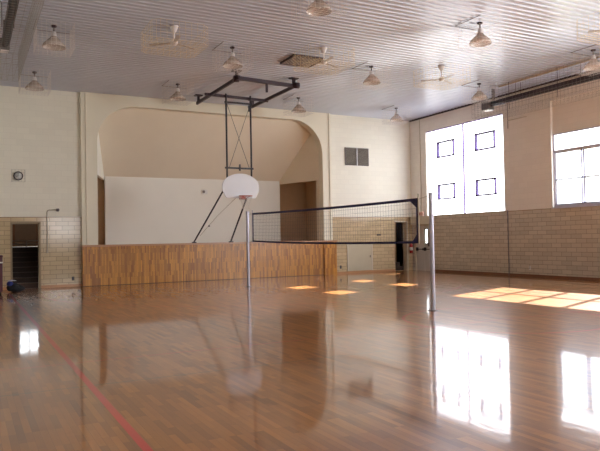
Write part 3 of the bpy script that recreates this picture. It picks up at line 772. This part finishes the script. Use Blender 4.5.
def cage(x0, x1, y0, y1, z0, label):
    t = thing('heater_guard', label, 'wire cage', ((x0+x1)/2, (y0+y1)/2, 0))
    mb = MB(); hx, hy = (x1-x0)/2, (y1-y0)/2
    wire_box(mb, hx, hy, z0, ZC-.04, .15, .0034); mb.build('wire_mesh', M['wire_grey'], t)
    y = -hy+1.3
    while y < hy:
        MB().bar((-hx, y, ZC-.04), (-hx, y, z0), .012, .012).build('support_band', M['dark_steel'], t); y += 2.0
    return t
heater(16.8, 16.9, YF+.6, 6.22, 'long dark tube heater hung along the right wall above the windows', 1)
cage(16.36, 17.45, YF+.4, 17.5, 5.78, 'long wire mesh guard around the right tube heater')
heater(.84, 16.3, YF+.6, 6.22, 'dark tube heater at the top left edge of the photo', -1)
cage(.30, 1.30, YF+.4, 18.9, 5.95, 'wire mesh guard around the left tube heater')
ga = thing('gas_pipe', 'thin pipe bracket on the wall right of the tall translucent window', 'pipe', (XR-.014, 17.2, 5.75))
MB().path([(0, 0, 0), (0, -.9, 0)], .014, 6).build('pipe', M['shade'], ga)
MB().path([(0, 0, -.3), (0, 0, 1.0)], .012, 6).build('riser', M['grey_metal'], ga)

# ------------------------------------------------------------------ things at the left edge
ca = thing('equipment_case', 'tall maroon padded case cut by the left edge of the photo', 'case', (.62, 21.55, 0))
MB().box(-.36, .36, -.3, .3, .06, 1.12).build('body', M['maroon'], ca, bevel=.03)
MB().box(-.37, .37, -.31, .31, 1.10, 1.17).build('lid', M['maroon'], ca, bevel=.02)
MB().box(-.10, .372, -.312, -.298, .93, .97).build('label_strip', M['paper'], ca)
for sx in (-.3, .3):
    for sy in (-.24, .24): MB().lathe([(0, -.02), (.03, -.02), (.03, .02), (0, .02)], 12, (sx, sy, .031), 'x').build('caster', M['black'], ca)
bg = thing('duffel_bag', 'charcoal duffel bag slumped on the floor by the left doorway', 'bag', (1.38, 21.9, 0))
mb = MB(); nu, nv = 20, 12; vs = []
for i in range(nu+1):
    u = i/nu; xx = -.27+.54*u; rr = .15*(math.sin(PI*min(1, max(0, u)))**.45)*(1.1-.35*u)+.004
    for j in range(nv):
        a = 2*PI*j/nv; k = 1+.10*math.sin(9*u+2*a)+.06*math.sin(17*u)
        vs.append((xx, rr*1.15*k*math.cos(a), max(.004, .135*(1.05-.3*u)+rr*k*math.sin(a))))
fs = [(i*nv+j, i*nv+(j+1) % nv, (i+1)*nv+(j+1) % nv, (i+1)*nv+j) for i in range(nu) for j in range(nv)]
mb.add(vs, fs+[tuple(range(nv)), tuple(range(nu*nv, nu*nv+nv))], True); mb.build('body', M['bag'], bg)
mb = MB(); hp = [(-.12+.24*i/8, -.13, .12+.10*math.sin(PI*i/8)) for i in range(9)]; mb.path(hp, .012, 6); mb.build('strap', M['black'], bg)
mb = MB(); mb.lathe([(0, .10), (.05, .095), (.09, .06), (.10, .0), (.07, -.04), (0, -.05)], 12, (-.17, -.06, .24)); o = mb.build('side_pocket', M['bag_blue'], bg)
tw = MB(); rnd = random.Random(3); vs = []
for i in range(9):
    for j in range(7): vs.append((-.12+.03*i, -.09+.03*j, .035*math.cos((i-4)*.35)*math.cos((j-3)*.4)+rnd.uniform(-.006, .008)))
tw.add(vs, [(i*7+j, (i+1)*7+j, (i+1)*7+j+1, i*7+j+1) for i in range(8) for j in range(6)], True)
tw_o = tw.build('towel', M['cloth_white'], None, (1.27, 21.92, .345)); tag(tw_o, 'small white towel crumpled on top of the charcoal duffel bag', 'towel')
sd = tw_o.modifiers.new('thick', 'SOLIDIFY'); sd.thickness = .012

# ------------------------------------------------------------------ light
sun = bpy.data.lights.new('sun', 'SUN'); sun.energy = 66; sun.angle = .009; sun.color = (.97, .98, 1)
so = bpy.data.objects.new('sun', sun); COL.objects.link(so)
so.rotation_euler = Vector((-1.685, -.645, -1)).to_track_quat('-Z', 'Y').to_euler(); so.location = (30, 30, 20)
def area(name, loc, d, sx, sy, power, col):
    l = bpy.data.lights.new(name, 'AREA'); l.shape = 'RECTANGLE'; l.size = sx; l.size_y = sy; l.energy = power; l.color = col
    o = bpy.data.objects.new(name, l); COL.objects.link(o); o.location = loc; o.rotation_euler = Vector(d).to_track_quat('-Z', 'Y').to_euler()
area('window_fill', (XR-.1, 6.0, 3.7), (-1, .15, -.1), 3.4, 4.4, 850, (.95, .97, 1))  # added fill lamps, set at the unseen side and front windows to brighten the room
area('window_fill', (XR-.1, -.8, 3.7), (-1, .5, -.1), 3.4, 4.4, 260, (.95, .97, 1))
area('window_fill', (6.4, YF+.1, 2.65), (.0, 1, 0), 2.4, 1.7, 80, (.97, .98, 1))
pl_ = bpy.data.lights.new('hall_fill', 'POINT'); pl_.energy = 60; pl_.shadow_soft_size = .15; pl_.color = (1, .9, .78)  # fill light added to lift the dark hall, no fixture
po = bpy.data.objects.new('hall_fill', pl_); COL.objects.link(po); po.location = (2.3, 29.5, 4.4)
pl2 = bpy.data.lights.new('stair_fill', 'POINT'); pl2.energy = 14; pl2.shadow_soft_size = .1; pl2.color = (1, .88, .74)  # added fill to brighten the right stairwell wall, no fixture
po2 = bpy.data.objects.new('stair_fill', pl2); COL.objects.link(po2); po2.location = (17.5, 23.8, 3.2)
W = bpy.data.worlds.new('sky'); SC.world = W; W.use_nodes = True; nt_ = W.node_tree; nt_.nodes.clear()
bgd = nt_.nodes.new('ShaderNodeBackground'); ow = nt_.nodes.new('ShaderNodeOutputWorld')
bgd.inputs[0].default_value = (.84, .91, 1, 1); bgd.inputs[1].default_value = 4.2; nt_.links.new(bgd.outputs[0], ow.inputs[0])

# ------------------------------------------------------------------ camera
yaw, pitch, roll, F = 0.48393848, 0.02118496, -0.01816003, 636.0
fw = Vector((math.sin(yaw)*math.cos(pitch), math.cos(yaw)*math.cos(pitch), math.sin(pitch)))
r0 = Vector((math.cos(yaw), -math.sin(yaw), 0)); u0 = r0.cross(fw)
rr_ = math.cos(roll)*r0+math.sin(roll)*u0; uu = -math.sin(roll)*r0+math.cos(roll)*u0
cam = bpy.data.cameras.new('camera'); co = bpy.data.objects.new('camera', cam); COL.objects.link(co)
mt = Matrix((rr_, uu, -fw)).transposed().to_4x4(); mt.translation = (0, 0, 1.5); co.matrix_world = mt
cam.sensor_fit = 'HORIZONTAL'; cam.sensor_width = 36; cam.lens = F*36/600; cam.clip_end = 300
SC.camera = co
SC.view_settings.view_transform = 'Standard'; SC.view_settings.look = 'None'; SC.view_settings.exposure = 0.45
SC.cycles.use_denoising = True; SC.cycles.diffuse_bounces = 6; SC.cycles.max_bounces = 12; SC.cycles.transparent_max_bounces = 24
